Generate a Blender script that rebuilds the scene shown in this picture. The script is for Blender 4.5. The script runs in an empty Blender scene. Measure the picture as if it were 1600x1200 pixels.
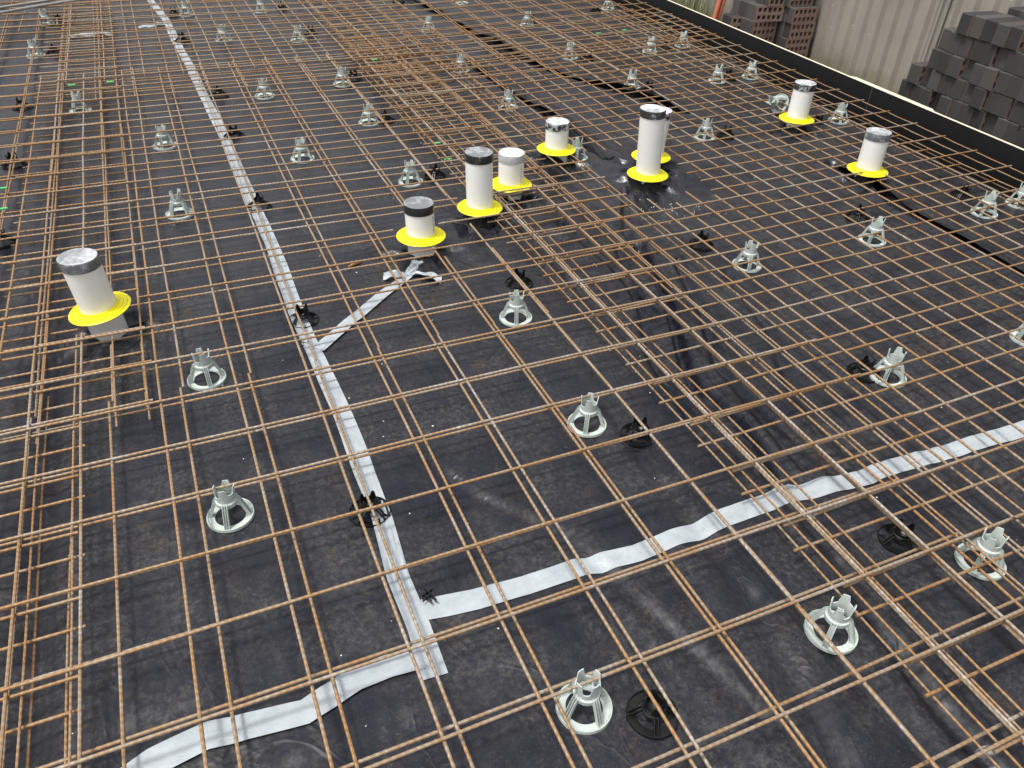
import bpy, math, random
import numpy as np
from mathutils import Matrix, Vector
random.seed(7)
rng = np.random.default_rng(5)
S = bpy.context.scene
COL = S.collection

# ---------------------------------------------------------------- camera, sky, sun, exposure
cd = bpy.data.cameras.new('camera'); cam = bpy.data.objects.new('camera', cd); COL.objects.link(cam)
R = [[0.918156, 0.214583, -0.333083], [-0.394843, 0.565542, -0.724059], [0.033001, 0.796314, 0.603982]]
cam.matrix_world = Matrix.Translation([0.1799, -0.5118, 1.4539]) @ Matrix(R).to_4x4()
cd.sensor_width = 36; cd.lens = 27.4664; cd.clip_start = .02; cd.clip_end = 500
S.camera = cam
SUN_EL, SUN_AZ = math.radians(70), math.radians(262)
wd = bpy.data.worlds.new('World'); S.world = wd; wd.use_nodes = True
nt = wd.node_tree; nt.nodes.clear()
sky = nt.nodes.new('ShaderNodeTexSky'); sky.sky_type = 'NISHITA'; sky.sun_disc = False
sky.sun_elevation = SUN_EL; sky.sun_rotation = SUN_AZ
sky.air_density = 1.0; sky.dust_density = 4.0; sky.ozone_density = 1.0
hs = nt.nodes.new('ShaderNodeHueSaturation'); hs.inputs['Saturation'].default_value = .24
bg = nt.nodes.new('ShaderNodeBackground'); bg.inputs['Strength'].default_value = .135
wo = nt.nodes.new('ShaderNodeOutputWorld')
nt.links.new(sky.outputs[0], hs.inputs['Color']); nt.links.new(hs.outputs[0], bg.inputs[0]); nt.links.new(bg.outputs[0], wo.inputs[0])
sl = bpy.data.lights.new('sun', 'SUN'); sl.energy = 1.9; sl.angle = math.radians(9); sl.color = (1, .97, .93)
so = bpy.data.objects.new('sun', sl); COL.objects.link(so)
sdir = Vector((math.sin(SUN_AZ)*math.cos(SUN_EL), math.cos(SUN_AZ)*math.cos(SUN_EL), math.sin(SUN_EL)))
so.rotation_euler = sdir.to_track_quat('Z', 'Y').to_euler()
S.view_settings.view_transform = 'Standard'; S.view_settings.look = 'None'
S.view_settings.exposure = 0.58; S.view_settings.gamma = 1; S.view_settings.use_curve_mapping = False

# ---------------------------------------------------------------- measured positions (metres)
CHW = [
 [0.696, 0.2, 1.0, "at the bottom edge, left of a black chair"],
 [0.115, 0.987, 0.5, "in the lower left between two pairs of long bars"],
 [1.11, 0.979, 0.2, "directly left of a black chair in the middle of the slab"],
 [1.283, 0.15, 1.35, "in the lower right with its notched cup standing clear of the bars"],
 [0.123, 1.585, 0.9, "right of the leaning pipe and below it in the photo"],
 [1.767, 0.171, 1.15, "at the lower right edge with long bars crossing its ring"],
 [2.116, 0.834, 1.3, "on the right beside a black chair, under the lapped sheets"],
 [1.142, 1.571, 0.4, "just below a black chair in the centre of the slab"],
 [2.151, 1.612, 0.3, "right of centre, with a black chair to its upper left"],
 [2.799, 1.616, 1.3, "on the right between the long sheet seam and the capped pipes"],
 [3.484, 1.642, 1.2, "near the right edge beside the dark plastic seam"],
 [3.743, 1.668, 1.1, "cut off by the right edge of the photo"],
 [0.146, 2.811, 1.5599999999999978, "left of the long silver tape, above and right of the leaning pipe"],
 [1.156, 2.823, 0.119999999999997, "left of the tallest pipe beside a black chair"],
 [0.746, 3.258, 0.24999999999999978, "between the long silver tape and the pipes, alone in its bay"],
 [0.145, 3.636, 0.379999999999999, "left of the long tape, midway up the left side"],
 [1.186, 3.668, 0.5099999999999982, "left of the dense lap of bars, black chair close right"],
 [1.206, 4.348, 0.6399999999999975, "just below the far sheet ends, black chair behind"],
 [0.731, 4.273, 0.7699999999999967, "standing right of the long tape with only half its ring visible"],
 [0.668, 5.614, 0.8999999999999959, "far along the long tape on its right side"],
 [1.158, 5.461, 1.0299999999999987, "under the far mesh sheet, black chair touching its right side"],
 [1.06, 6.457, 1.1599999999999944, "near the top edge, black chair to its right"],
 [0.493, 6.42, 1.2899999999999971, "near the top edge, black chair to its left"],
 [-0.505, 5.535, 1.42, "at the far left with a black chair to its right"],
 [-0.474, 6.379, 1.5499999999999956, "at the far left just below the grey conduits"],
 [-0.238, 4.304, 0.10999999999999832, "at the far left below the corner of the far mesh sheet"],
 [2.136, 5.503, 0.239999999999994, "left of the dark plastic fold near the top of the photo"],
 [2.01, 4.467, 0.3699999999999968, "under the dense lap of bars with a black chair right beside it"],
 [2.002, 3.66, 0.49999999999999956, "above the white topped pipe, cramped among lapped bars"],
 [2.939, 5.479, 0.6299999999999952, "far away under the crossing sheets right of the dark fold"],
 [2.843, 4.547, 0.759999999999998, "far back, second in the row leading to the form board"],
 [2.891, 3.783, 0.8899999999999937, "beyond the pair of pipes, black chair at its right"],
 [3.506, 3.739, 1.0199999999999965, "near the form board with a black chair at its right"],
 [3.776, 3.747, 1.1499999999999992, "closest to the form board above the speckled pipe"],
 [3.781, 4.566, 1.279999999999995, "beside the form board near the lapped far sheets"],
 [3.48, 4.523, 1.4099999999999977, "just left of the far chair by the form board"],
 [3.854, 5.828, 1.5399999999999934, "farthest away beside the form board"],
 [2.833, 2.896, 0.09999999999999609, "between the pair of pipes and the speckled pipe"],
 [3.736, 2.867, 0.22999999999999177, "right of the speckled pipe, beside the form board"],
 [2.017, 2.828, 0.35999999999999455, "half hidden behind the short pipe with the black sleeve"],
 [2.713, 6.34, 0.4899999999999973, "at the very top edge of the photo"],
 [2.768, 0.838, 0.6200000000000001, "barely showing at the right edge of the photo"]]
CHB = [
 [0.816, 0.135, 0.4, "at the bottom edge, under a doubled long bar"],
 [0.438, 0.874, 1.5299999999999998, "sitting on the long silver tape in the lower half"],
 [1.237, 0.897, 1.0899999999999996, "right of a pale chair in the middle of the slab"],
 [1.634, 0.298, 0.6499999999999995, "in the lower right between lapped long bars"],
 [2.061, 0.881, 0.20999999999999974, "left of the pale chair on the right side"],
 [0.46, 1.815, 1.3399999999999996, "sitting on the long silver tape where the diagonal tape joins"],
 [1.254, 1.799, 0.8999999999999995, "just above a pale chair in the centre"],
 [2.084, 1.827, 0.4599999999999984, "right of centre, upper left of a pale chair"],
 [2.905, 1.816, 0.01999999999999913, "on the right, beyond a pale chair"],
 [3.553, 1.825, 1.1499999999999981, "near the right edge beside the dark seam"],
 [0.466, 2.787, 0.7099999999999989, "on the right edge of the long tape, level with the leftmost bay"],
 [1.284, 2.851, 0.2699999999999996, "left of the tallest pipe"],
 [0.48, 3.669, 1.3999999999999986, "on the long tape, second black one above the midpoint"],
 [0.488, 4.348, 0.9599999999999975, "right of the long tape below the far sheet ends"],
 [1.277, 3.672, 0.5199999999999982, "close right of the pale chair beside the lapped bars"],
 [1.294, 4.431, 0.07999999999999718, "behind the pale chair below the far sheet ends"],
 [1.276, 5.617, 1.2099999999999962, "touching the pale chair under the far sheet"],
 [1.225, 6.509, 0.7699999999999951, "near the top edge, right of the tape"],
 [0.395, 5.635, 0.3299999999999941, "on the far end of the long tape"],
 [0.403, 6.443, 1.4599999999999966, "near the top edge, left of a pale chair by the tape"],
 [-0.398, 5.569, 1.0199999999999956, "at the far left beside a pale chair"],
 [-0.391, 6.417, 0.5799999999999945, "at the far left below the conduits"],
 [-0.526, 4.473, 0.13999999999999702, "at the left edge above the lapped sheets"],
 [-0.515, 3.602, 1.269999999999996, "at the left edge, half way up"],
 [-0.504, 2.752, 0.829999999999995, "cut off by the left edge"],
 [2.118, 4.481, 0.3899999999999939, "beside a pale chair under the dense lap"],
 [2.174, 3.829, 1.519999999999993, "above the pipes by the second dark fold"],
 [2.958, 4.497, 1.0799999999999954, "right of the second chair in the far row"],
 [2.969, 3.705, 0.6399999999999979, "beyond the pair of pipes"],
 [3.659, 4.601, 0.1999999999999933, "between two pale chairs near the form board"],
 [3.624, 3.778, 1.3299999999999959, "between two pale chairs by the form board"],
 [2.961, 2.875, 0.8899999999999912, "right of the pale chair between the pipes"],
 [3.588, 2.869, 0.44999999999999374, "behind the speckled pipe collar on its right"],
 [3.01, 5.548, 0.009999999999996234, "far back beside a pale chair"],
 [3.703, 5.766, 1.1399999999999917, "farthest back near the form board"],
 [2.198, 6.491, 0.6999999999999942, "at the very top edge"]]
CLIP = [0.489, 0.567]
TILT = [3.497, 3.109]
TAPE_DIAG = [[0.477, 1.632], [0.598, 1.741], [0.759, 1.875], [0.88, 1.959]]
CRUMPLE = [0.871, 1.993]
FLAKE = [[0.688, 2.106], [0.746, 2.138]]
TIES = [[1.617, 0.049], [1.856, 0.194], [0.415, 1.596], [-0.081, 1.744], [-0.083, 1.794]]
GREEN = [[-0.5, 3.091], [-0.485, 2.877], [-0.26, 4.484], [-0.066, 4.488], [1.455, 4.522], [1.39, 3.128], [1.37, 2.912], [3.398, 4.778], [3.166, 4.743], [1.391, 3.081]]
CONDUIT = [[[-0.951, 6.26], [-0.735, 6.47], [-0.497, 6.608], [-0.286, 6.741]], [[-0.859, 6.082], [-0.724, 6.301], [-0.531, 6.441], [-0.327, 6.566], [-0.066, 6.689]]]
LOOSE_TAPE = [[0.187, 6.127], [0.256, 6.19], [0.311, 6.155]]
RAG = [[-0.307, 5.955], [-0.247, 5.994], [-0.198, 6.037]]
SPECK = [[0.397, 0.542], [0.607, 0.435], [2.201, 2.34], [2.372, 2.465], [2.482, 2.427], [2.001, 2.261], [2.044, 2.394], [2.105, 2.411], [2.006, 2.369], [2.071, 2.295], [1.276, 1.686], [1.358, 3.292], [2.755, 2.352]]
STAKE = [[4.196, 3.305], [4.176, 3.022]]
FORM = lambda y: 3.965 + .0427*y          # inner face of the form board

# ---------------------------------------------------------------- node helpers
class NT:
    def __init__(s, name):
        s.m = bpy.data.materials.new(name); s.m.use_nodes = True; s.t = s.m.node_tree
        s.b = s.t.nodes['Principled BSDF']
    def n(s, typ, **kw):
        o = s.t.nodes.new(typ)
        for k, v in kw.items():
            if k in o.inputs: o.inputs[k].default_value = v
            else: setattr(o, k, v)
        return o
    def l(s, a, b): s.t.links.new(a, b); return b
    def coord(s, kind='Object', scale=(1,1,1), rot=(0,0,0)):
        tc = s.n('ShaderNodeTexCoord'); mp = s.n('ShaderNodeMapping')
        mp.inputs['Scale'].default_value = scale; mp.inputs['Rotation'].default_value = rot
        s.l(tc.outputs[kind], mp.inputs[0]); return mp.outputs[0]
    def pos(s, scale=(1,1,1), rot=(0,0,0)):
        g = s.n('ShaderNodeNewGeometry'); mp = s.n('ShaderNodeMapping')
        mp.inputs['Scale'].default_value = scale; mp.inputs['Rotation'].default_value = rot
        s.l(g.outputs['Position'], mp.inputs[0]); return mp.outputs[0]
    def noise(s, vec, scale, detail=4, rough=.55, dist=0):
        o = s.n('ShaderNodeTexNoise'); o.inputs['Scale'].default_value = scale
        o.inputs['Detail'].default_value = detail; o.inputs['Roughness'].default_value = rough
        o.inputs['Distortion'].default_value = dist
        s.l(vec, o.inputs['Vector']); return o.outputs['Fac']
    def ramp(s, fac, stops):
        o = s.n('ShaderNodeValToRGB'); e = o.color_ramp.elements
        while len(e) < len(stops): e.new(.5)
        for k, (p, c) in enumerate(stops):
            e[k].position = p; e[k].color = (c, c, c, 1) if not hasattr(c, '__len__') else (*c, 1)
        s.l(fac, o.inputs[0]); return o.outputs[0]
    def mix(s, fac, a, b, mode='MIX'):
        o = s.n('ShaderNodeMix'); o.data_type = 'RGBA'; o.blend_type = mode
        for i, v in ((0, fac), (6, a), (7, b)):
            if hasattr(v, 'is_output'): s.l(v, o.inputs[i])
            elif i == 0: o.inputs[0].default_value = v
            else: o.inputs[i].default_value = (*v, 1)
        return o.outputs[2]
    def math(s, op, a, b=0.0):
        o = s.n('ShaderNodeMath'); o.operation = op
        for i, v in ((0, a), (1, b)):
            if hasattr(v, 'is_output'): s.l(v, o.inputs[i])
            else: o.inputs[i].default_value = v
        return o.outputs[0]
    def bump(s, h, strength=.5, dist=.01, prev=None):
        o = s.n('ShaderNodeBump'); o.inputs['Strength'].default_value = strength; o.inputs['Distance'].default_value = dist
        s.l(h, o.inputs['Height'])
        if prev is not None: s.l(prev, o.inputs['Normal'])
        return o.outputs[0]
    def set(s, **kw):
        names = dict(color='Base Color', rough='Roughness', metal='Metallic', spec='Specular IOR Level', normal='Normal', sss='Subsurface Weight')
        for k, v in kw.items():
            i = s.b.inputs[names[k]]
            if hasattr(v, 'is_output'): s.l(v, i)
            elif k == 'color': i.default_value = (*v, 1)
            else: i.default_value = v
        return s.m

M = {}
# black polythene membrane, dusty
k = NT('polythene'); P = k.pos()
n1 = k.noise(P, 4.0, 6, .62, .4); n2 = k.noise(P, 75, 8, .82, .0); n3 = k.noise(P, 230, 3, .6)
d = k.math('MULTIPLY', k.ramp(n1, [(.36, 0), (.60, 1)]), k.ramp(n2, [(.46, .10), (.66, 1)]))
sp = k.ramp(n3, [(.60, 0), (.68, 1)])
sp = k.math('MULTIPLY', sp, k.ramp(k.noise(P, 5.5, 3), [(.38, .1), (.6, 1)]))
gn = k.n('ShaderNodeNewGeometry'); gz = k.n('ShaderNodeSeparateXYZ'); k.l(gn.outputs['True Normal'], gz.inputs[0])
flat = k.ramp(gz.outputs['Z'], [(.75, 0), (.95, 1)])   # dust kept to flat parts, which also darkens the shaded fold walls by colour
dd = k.math('MULTIPLY', k.math('MAXIMUM', d, k.math('MULTIPLY', sp, .9)), flat)
c0 = k.mix(k.noise(P, 1.3, 2), (.0085, .0098, .0165), (.0120, .0130, .0195))
rustdust = k.mix(k.ramp(k.noise(P, 7, 3), [(.56, 0), (.72, 1)]), (.115, .106, .092), (.17, .11, .055))
cc = k.mix(k.math('MULTIPLY', dd, .52), c0, rustdust)
PW = k.pos(scale=(9, 1.6, 1), rot=(0, 0, .05))
wr = k.noise(PW, .8, 2, .45, .6)
PW2 = k.pos(scale=(2.2, 7, 1), rot=(0, 0, .3))
wr2 = k.noise(PW2, 1.0, 2, .45, .5)
rid = k.math('ABSOLUTE', k.math('SUBTRACT', k.noise(k.pos(scale=(1.5, .8, 1), rot=(0, 0, .25)), 2.6, 4, .55, .9), .5))
rid = k.ramp(rid, [(0, 1), (.022, 0)])
b1 = k.bump(wr, .38, .035); b2 = k.bump(wr2, .30, .03, b1); b3 = k.bump(rid, .16, .007, b2); b4 = k.bump(n2, .12, .002, b3)
M['poly'] = k.set(color=cc, rough=k.mix(dd, (.27, .27, .27), (.70, .70, .70)), normal=b4, spec=.42)
# smoother clean polythene for sleeves and trench side
k = NT('clean_polythene'); P = k.pos()
M['sleeve'] = k.set(color=(.010, .010, .011), rough=.5, spec=.3, normal=k.bump(k.noise(P, 34, 4, .5, 1.5), .6, .01))
# rusty bar
def rust(name, shift):
    k = NT(name); P = k.pos()
    oi = k.n('ShaderNodeObjectInfo')
    tc = k.n('ShaderNodeTexCoord')
    mp = k.n('ShaderNodeMapping'); k.l(tc.outputs['UV'], mp.inputs[0])
    rnd = oi.outputs['Random']
    n1 = k.noise(P, 17, 4, .6); n2 = k.noise(P, 150, 4, .7); n4 = k.noise(P, 3.1, 2, .5)
    a = k.math('ADD', k.math('MULTIPLY', n1, .44), k.math('MULTIPLY', n2, .50))
    a = k.math('ADD', a, k.math('ADD', k.math('MULTIPLY', rnd, .10), k.math('MULTIPLY', n4, .22)))
    a = k.math('ADD', a, shift)
    col = k.ramp(a, [(.42, (.46, .44, .41)), (.49, (.34, .29, .23)), (.57, (.32, .225, .14)), (.68, (.33, .175, .065)), (.84, (.15, .08, .045))])
    col = k.mix(k.ramp(n2, [(.30, .55), (.43, 0)]), col, (.13, .09, .07))
    wv = k.n('ShaderNodeTexWave'); wv.wave_type = 'BANDS'; wv.bands_direction = 'DIAGONAL'
    wv.inputs['Scale'].default_value = 40; k.l(mp.outputs[0], wv.inputs['Vector'])
    col = k.mix(k.ramp(wv.outputs['Fac'], [(.0, .38), (.45, 0)]), col, (.20, .12, .06))
    nb = k.bump(wv.outputs['Fac'], .5, .002); nb = k.bump(n2, .3, .001, nb)
    return k.set(color=col, rough=.58, metal=.25, normal=nb, spec=.5)
M['bar'] = rust('rusty_steel', -.045); M['bar2'] = rust('rustier_steel', .0); M['edge'] = rust('edge_wire_steel', .01)
def plain(name, col, rough=.5, var=.15, bs=0, sc=30, **kw):
    k = NT(name); P = k.pos()
    n = k.noise(P, sc, 4, .6)
    c2 = tuple(v*(1-var) for v in col)
    extra = {}
    if bs: extra['normal'] = k.bump(k.noise(P, sc*4, 3), bs, .002)
    return k.set(color=k.mix(k.ramp(n, [(.35, 0), (.65, 1)]), col, c2), rough=rough, **extra, **kw)
M['chair'] = plain('pale_grey_plastic', (.52, .58, .54), .38, .14, sc=60)
M['blackchair'] = plain('black_plastic', (.010, .010, .010), .3, .3)
M['pvc'] = plain('white_pvc', (.90, .90, .87), .32, .05, sc=12)
k = NT('yellow_plastic'); P = k.pos(); yn = k.noise(P, 45, 6, .75)
M['yellow'] = k.set(color=k.mix(k.ramp(yn, [(.62, 0), (.76, .5)]), k.mix(k.noise(P, 8, 2), (.92, .83, .006), (.87, .77, .008)), (.50, .47, .22)), rough=.4)
k = NT('joint_tape'); P = k.pos()
ct = k.mix(k.ramp(k.noise(P, 22, 5, .7), [(.35, 0), (.7, 1)]), (.405, .445, .465), (.30, .335, .36))
M['tape'] = k.set(color=ct, rough=.42, normal=k.bump(k.noise(k.pos(scale=(1, 2, 1)), 24, 5, .6, 1.6), .42, .004))
def cap(name, lo, hi, side, topc, fine=70):
    # tape-wrapped cap: a scraped, smeared top with its glossy sheen painted in, and a darker band round the side
    k = NT(name); P = k.pos()
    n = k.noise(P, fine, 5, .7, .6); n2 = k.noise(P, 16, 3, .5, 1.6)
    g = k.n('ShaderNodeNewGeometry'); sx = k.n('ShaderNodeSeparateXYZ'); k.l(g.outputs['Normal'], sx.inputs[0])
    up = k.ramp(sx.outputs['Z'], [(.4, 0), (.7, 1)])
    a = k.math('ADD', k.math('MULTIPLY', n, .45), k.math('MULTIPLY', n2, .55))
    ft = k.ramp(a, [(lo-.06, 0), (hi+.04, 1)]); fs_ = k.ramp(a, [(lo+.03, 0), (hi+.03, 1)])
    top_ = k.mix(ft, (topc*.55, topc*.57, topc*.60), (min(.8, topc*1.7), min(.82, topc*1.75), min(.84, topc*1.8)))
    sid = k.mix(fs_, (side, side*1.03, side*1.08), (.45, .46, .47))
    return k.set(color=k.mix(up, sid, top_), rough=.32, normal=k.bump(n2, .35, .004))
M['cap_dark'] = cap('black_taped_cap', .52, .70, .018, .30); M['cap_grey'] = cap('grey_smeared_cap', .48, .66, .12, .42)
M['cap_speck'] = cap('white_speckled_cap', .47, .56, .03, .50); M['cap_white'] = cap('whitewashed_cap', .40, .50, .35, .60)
M['print'] = plain('printed_ink', (.10, .10, .11), .6)
M['formface'] = plain('black_form_face', (.006, .006, .006), .55, .3)
M['ply'] = plain('plywood_edge', (.74, .66, .50), .7, .12)
M['green'] = plain('green_marking_paint', (.10, .55, .18), .5, .1)
M['conduit'] = plain('grey_conduit', (.30, .29, .28), .45, .1)
M['orange'] = plain('orange_conduit', (.47, .13, .075), .45, .1)
M['tie'] = plain('black_wire', (.012, .012, .012), .4)
M['wood'] = plain('offcut_rust', (.42, .17, .04), .7, .3, sc=120)
M['white'] = plain('white_chip', (.75, .75, .72), .7, .1)
k = NT('dirt'); P = k.pos(); n = k.noise(P, 9, 7, .7)
M['dirt'] = k.set(color=k.mix(n, (.10, .075, .05), (.21, .17, .13)), rough=.95, normal=k.bump(k.noise(P, 30, 6, .7), .8, .03))
k = NT('brick_glaze'); P = k.pos(); n = k.noise(P, 60, 5, .7); oi = k.n('ShaderNodeObjectInfo')
cb = k.mix(oi.outputs['Random'], (.024, .023, .023), (.068, .064, .061))
cb = k.mix(k.ramp(n, [(.60, 0), (.70, .5)]), cb, (.09, .08, .075)); cb = k.mix(k.ramp(k.noise(P, 14, 4, .6), [(.6, 0), (.8, .5)]), cb, (.085, .045, .035))
M['brick'] = k.set(color=cb, rough=.75, normal=k.bump(k.noise(P, 160, 4, .7), .5, .003))
k = NT('brick_body'); P = k.pos()
M['brickbed'] = k.set(color=k.mix(k.noise(P, 35, 5, .7), (.20, .135, .110), (.29, .205, .17)), rough=.9, normal=k.bump(k.noise(P, 120, 4, .7), .5, .003))
k = NT('fence_steel'); P = k.pos()
fc = k.mix(k.ramp(k.noise(P, 3, 5, .65), [(.35, 0), (.7, 1)]), (.325, .298, .258), (.26, .24, .208))
fc = k.mix(k.ramp(k.noise(P, 38, 2, .5), [(.735, 0), (.75, .8)]), fc, (.6, .58, .54))
zz = k.n('ShaderNodeSeparateXYZ'); g = k.n('ShaderNodeNewGeometry'); k.l(g.outputs['Position'], zz.inputs[0])
zn = k.math('ADD', zz.outputs['Z'], k.math('MULTIPLY', k.noise(P, 7, 4, .6), .35))
fc = k.mix(k.ramp(zn, [(.02, .55), (.16, 0)]), fc, (.14, .135, .07))
M['fence'] = k.set(color=fc, rough=.5)
k = NT('grass_blade'); M['grass'] = k.set(color=k.mix(k.noise(k.pos(), 8, 2), (.10, .14, .045), (.20, .22, .10)), rough=.6)

# ---------------------------------------------------------------- object helpers
def tag(o, label=None, cat=None, group=None, kind=None):
    if label: o['label'] = label
    if cat: o['category'] = cat
    if group: o['group'] = group
    if kind: o['kind'] = kind
    return o
def empty(name, loc=(0,0,0), rz=0, parent=None):
    o = bpy.data.objects.new(name, None); COL.objects.link(o); o.location = loc; o.rotation_euler = (0, 0, rz)
    o.empty_display_size = .02
    if parent: o.parent = parent
    return o
class MB:
    def __init__(s): s.v = []; s.f = []; s.mi = []; s.uv = []
    def add(s, vs, fs, m=0, uvs=None):
        b = len(s.v); s.v += [tuple(q) for q in vs]; s.f += [tuple(i+b for i in q) for q in fs]; s.mi += [m]*len(fs)
        s.uv += (uvs if uvs else [(0, 0)]*len(vs)); return s
    def box(s, c, d, rz=0, m=0, taper=0):
        x, y, z = (k/2 for k in d); ca, sa = math.cos(rz), math.sin(rz); vs = []
        for k in (-1, 1):
            t = 1-taper*(k > 0)
            for i, j in ((-1,-1),(1,-1),(1,1),(-1,1)):
                a, b = i*x*t, j*y*t; vs.append((c[0]+a*ca-b*sa, c[1]+a*sa+b*ca, c[2]+k*z))
        return s.add(vs, [(3,2,1,0),(4,5,6,7),(0,1,5,4),(1,2,6,5),(2,3,7,6),(3,0,4,7)], m)
    def lathe(s, prof, n=40, m=0, a0=0, a1=2*math.pi, c=(0,0,0), closed=False):
        full = abs(a1-a0-2*math.pi) < 1e-6; N = n if full else n+1; vs = []; fs = []
        for i in range(N):
            a = a0+(a1-a0)*i/n
            for r, z in prof: vs.append((c[0]+r*math.cos(a), c[1]+r*math.sin(a), c[2]+z))
        L = len(prof)
        for i in range(n):
            j = (i+1) % N
            for k in range(L if closed else L-1):
                q = (k+1) % L; fs.append((i*L+k, j*L+k, j*L+q, i*L+q))
        if not full and closed:
            fs.append(tuple(range(L))[::-1]); fs.append(tuple(n*L+k for k in range(L)))
        return s.add(vs, fs, m)
    def tube(s, pts, rad, n=8, m=0, cap=True):
        pts = [Vector(p) for p in pts]; vs = []; fs = []; uv = []; L = 0
        for i, p in enumerate(pts):
            t = (pts[min(i+1, len(pts)-1)]-pts[max(i-1, 0)]).normalized()
            up = Vector((0, 0, 1)) if abs(t.z) < .9 else Vector((1, 0, 0))
            a = t.cross(up).normalized(); b = a.cross(t)
            if i: L += (p-pts[i-1]).length
            r = rad[i] if hasattr(rad, '__len__') else rad
            for k in range(n):
                an = 2*math.pi*k/n; vs.append(p+a*math.cos(an)*r+b*math.sin(an)*r); uv.append((L, k/n*.02 if k <= n/2 else (n-k)/n*.02))
        for i in range(len(pts)-1):
            for k in range(n):
                q = (k+1) % n; fs.append((i*n+k, i*n+q, (i+1)*n+q, (i+1)*n+k))
        if cap: fs += [tuple(range(n))[::-1], tuple((len(pts)-1)*n+k for k in range(n))]
        return s.add(vs, fs, m, uv)
    def build(s, name, mats, parent=None, smooth=True, bevel=0):
        me = bpy.data.meshes.new(name); me.from_pydata(s.v, [], s.f)
        for mm in (mats if isinstance(mats, (list, tuple)) else [mats]): me.materials.append(mm)
        me.polygons.foreach_set('material_index', s.mi)
        uvl = me.uv_layers.new(name='UVMap'); li = np.zeros(len(me.loops), int); me.loops.foreach_get('vertex_index', li)
        uvl.data.foreach_set('uv', np.array(s.uv, float)[li].ravel())
        if smooth:
            me.polygons.foreach_set('use_smooth', [True]*len(me.polygons)); me.set_sharp_from_angle(angle=math.radians(38))
        me.update()
        o = bpy.data.objects.new(name, me); COL.objects.link(o)
        if parent: o.parent = parent
        if bevel:
            b = o.modifiers.new('bevel', 'BEVEL'); b.width = bevel; b.segments = 2
        return o
def copy_tree(o, parent=None):
    c = o.copy(); COL.objects.link(c)
    if parent: c.parent = parent
    for ch in list(o.children): copy_tree(ch, c)
    return c

# ---------------------------------------------------------------- ground of the slab: one black membrane
def vnoise(x, y, seed, n=64):
    r = np.random.default_rng(seed).random((n, n)); xi = np.floor(x).astype(int); yi = np.floor(y).astype(int)
    fx = x-xi; fy = y-yi; fx = fx*fx*(3-2*fx); fy = fy*fy*(3-2*fy)
    g = lambda a, b: r[a % n, b % n]
    return (g(xi, yi)*(1-fx)+g(xi+1, yi)*fx)*(1-fy)+(g(xi, yi+1)*(1-fx)+g(xi+1, yi+1)*fx)*fy
PIPES = [  # x, y, collar height, top height, cap, collar cut radius, label
 (-.138, 1.952, .100, .288, 'cap_grey', .11, 'leaning white pipe at the left with a grey smeared cap and a wide yellow collar', (-.022, -.01)),
 (.989, 2.139, .078, .212, 'cap_dark', .10, 'short white pipe with a clean black cap, lowest of the central cluster', (-.010, 0)),
 (1.305, 2.325, .068, .303, 'cap_dark', .10, 'tall white pipe with a black cap, left of the white topped pipe', (-.008, 0)),
 (1.518, 2.500, .070, .212, 'cap_white', .10, 'white pipe with an all white top, between the tall pipe and the sleeved pipe', (.0, 0)),
 (1.895, 2.811, .075, .209, 'cap_speck', .10, 'short white pipe standing in a torn black plastic sleeve', (-.006, 0)),
 (2.175, 2.411, .066, .367, 'cap_speck', .12, 'tallest white pipe, in front of the pair, with a white spattered black cap', (-.02, 0)),
 (2.30, 2.60, .066, .285, 'cap_speck', .11, 'white pipe half hidden behind the tallest pipe', (.02, .0)),
 (3.383, 2.83, .066, .257, 'cap_speck', .10, 'white pipe near the form board with a finely speckled grey cap', (.002, 0)),
 (3.232, 2.124, .060, .245, 'cap_grey', .062, 'white pipe at the right whose yellow collar has two bars crossing over it', (-.006, 0))]
FOLDS = [([(2.28,8.5),(2.34,6.34),(2.43,5.98),(2.44,5.23),(2.48,4.83),(2.55,4.44),(2.68,4.02),(2.9,3.51),(2.98,3.3)], .05, .030),
 ([(2.14,4.6),(2.15,3.95),(2.2,3.56),(2.17,3.25),(2.18,2.80)], .05, .026),
 ([(3.24,2.35),(3.21,1.99),(3.19,1.8),(3.21,1.62),(3.18,1.38),(3.18,1.18),(3.2,.5)], .05, .028),
 ([(1.85,1.92),(1.73,1.53),(1.57,1.17),(1.52,1.03),(1.54,.85),(1.52,.71),(1.47,.585)], .040, .016),
 ([(-.31,4.2),(-.30,1.47),(-.29,1.3),(-.3,1.05),(-.3,.85),(-.31,.61),(-.31,.2)], .018, .045),
 ([(1.22,1.05),(1.19,.7),(1.17,.3),(1.10,-.1)], .012, .03),
 ([(1.46,.45),(1.44,.3),(1.37,-.05),(1.36,-.4)], .014, .02),
 ([(.62,1.02),(.70,.83),(.86,.62),(.95,.30),(1.02,.02)], .008, .018),
 ([(1.62,2.2),(1.66,1.8),(1.60,1.4)], .02, .02),
 ([(1.92,1.75),(1.80,1.40),(1.66,1.1),(1.62,.8),(1.60,.6)], .022, .018),
 ([(1.76,1.95),(1.62,1.55),(1.47,1.2),(1.42,.9)], .018, .016),
 ([(2.05,1.6),(1.95,1.2),(1.80,.9),(1.75,.6)], .016, .02),
 ([(2.0,2.3),(1.86,2.05),(1.80,1.8)], .02, .018)]
def segd(x, y, pl):
    d = np.full(x.shape, 9.0)
    for (a, b), (c, e) in zip(pl[:-1], pl[1:]):
        vx, vy = c-a, e-b; t = np.clip(((x-a)*vx+(y-b)*vy)/(vx*vx+vy*vy), 0, 1)
        d = np.minimum(d, np.hypot(x-a-t*vx, y-b-t*vy))
    return d
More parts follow.
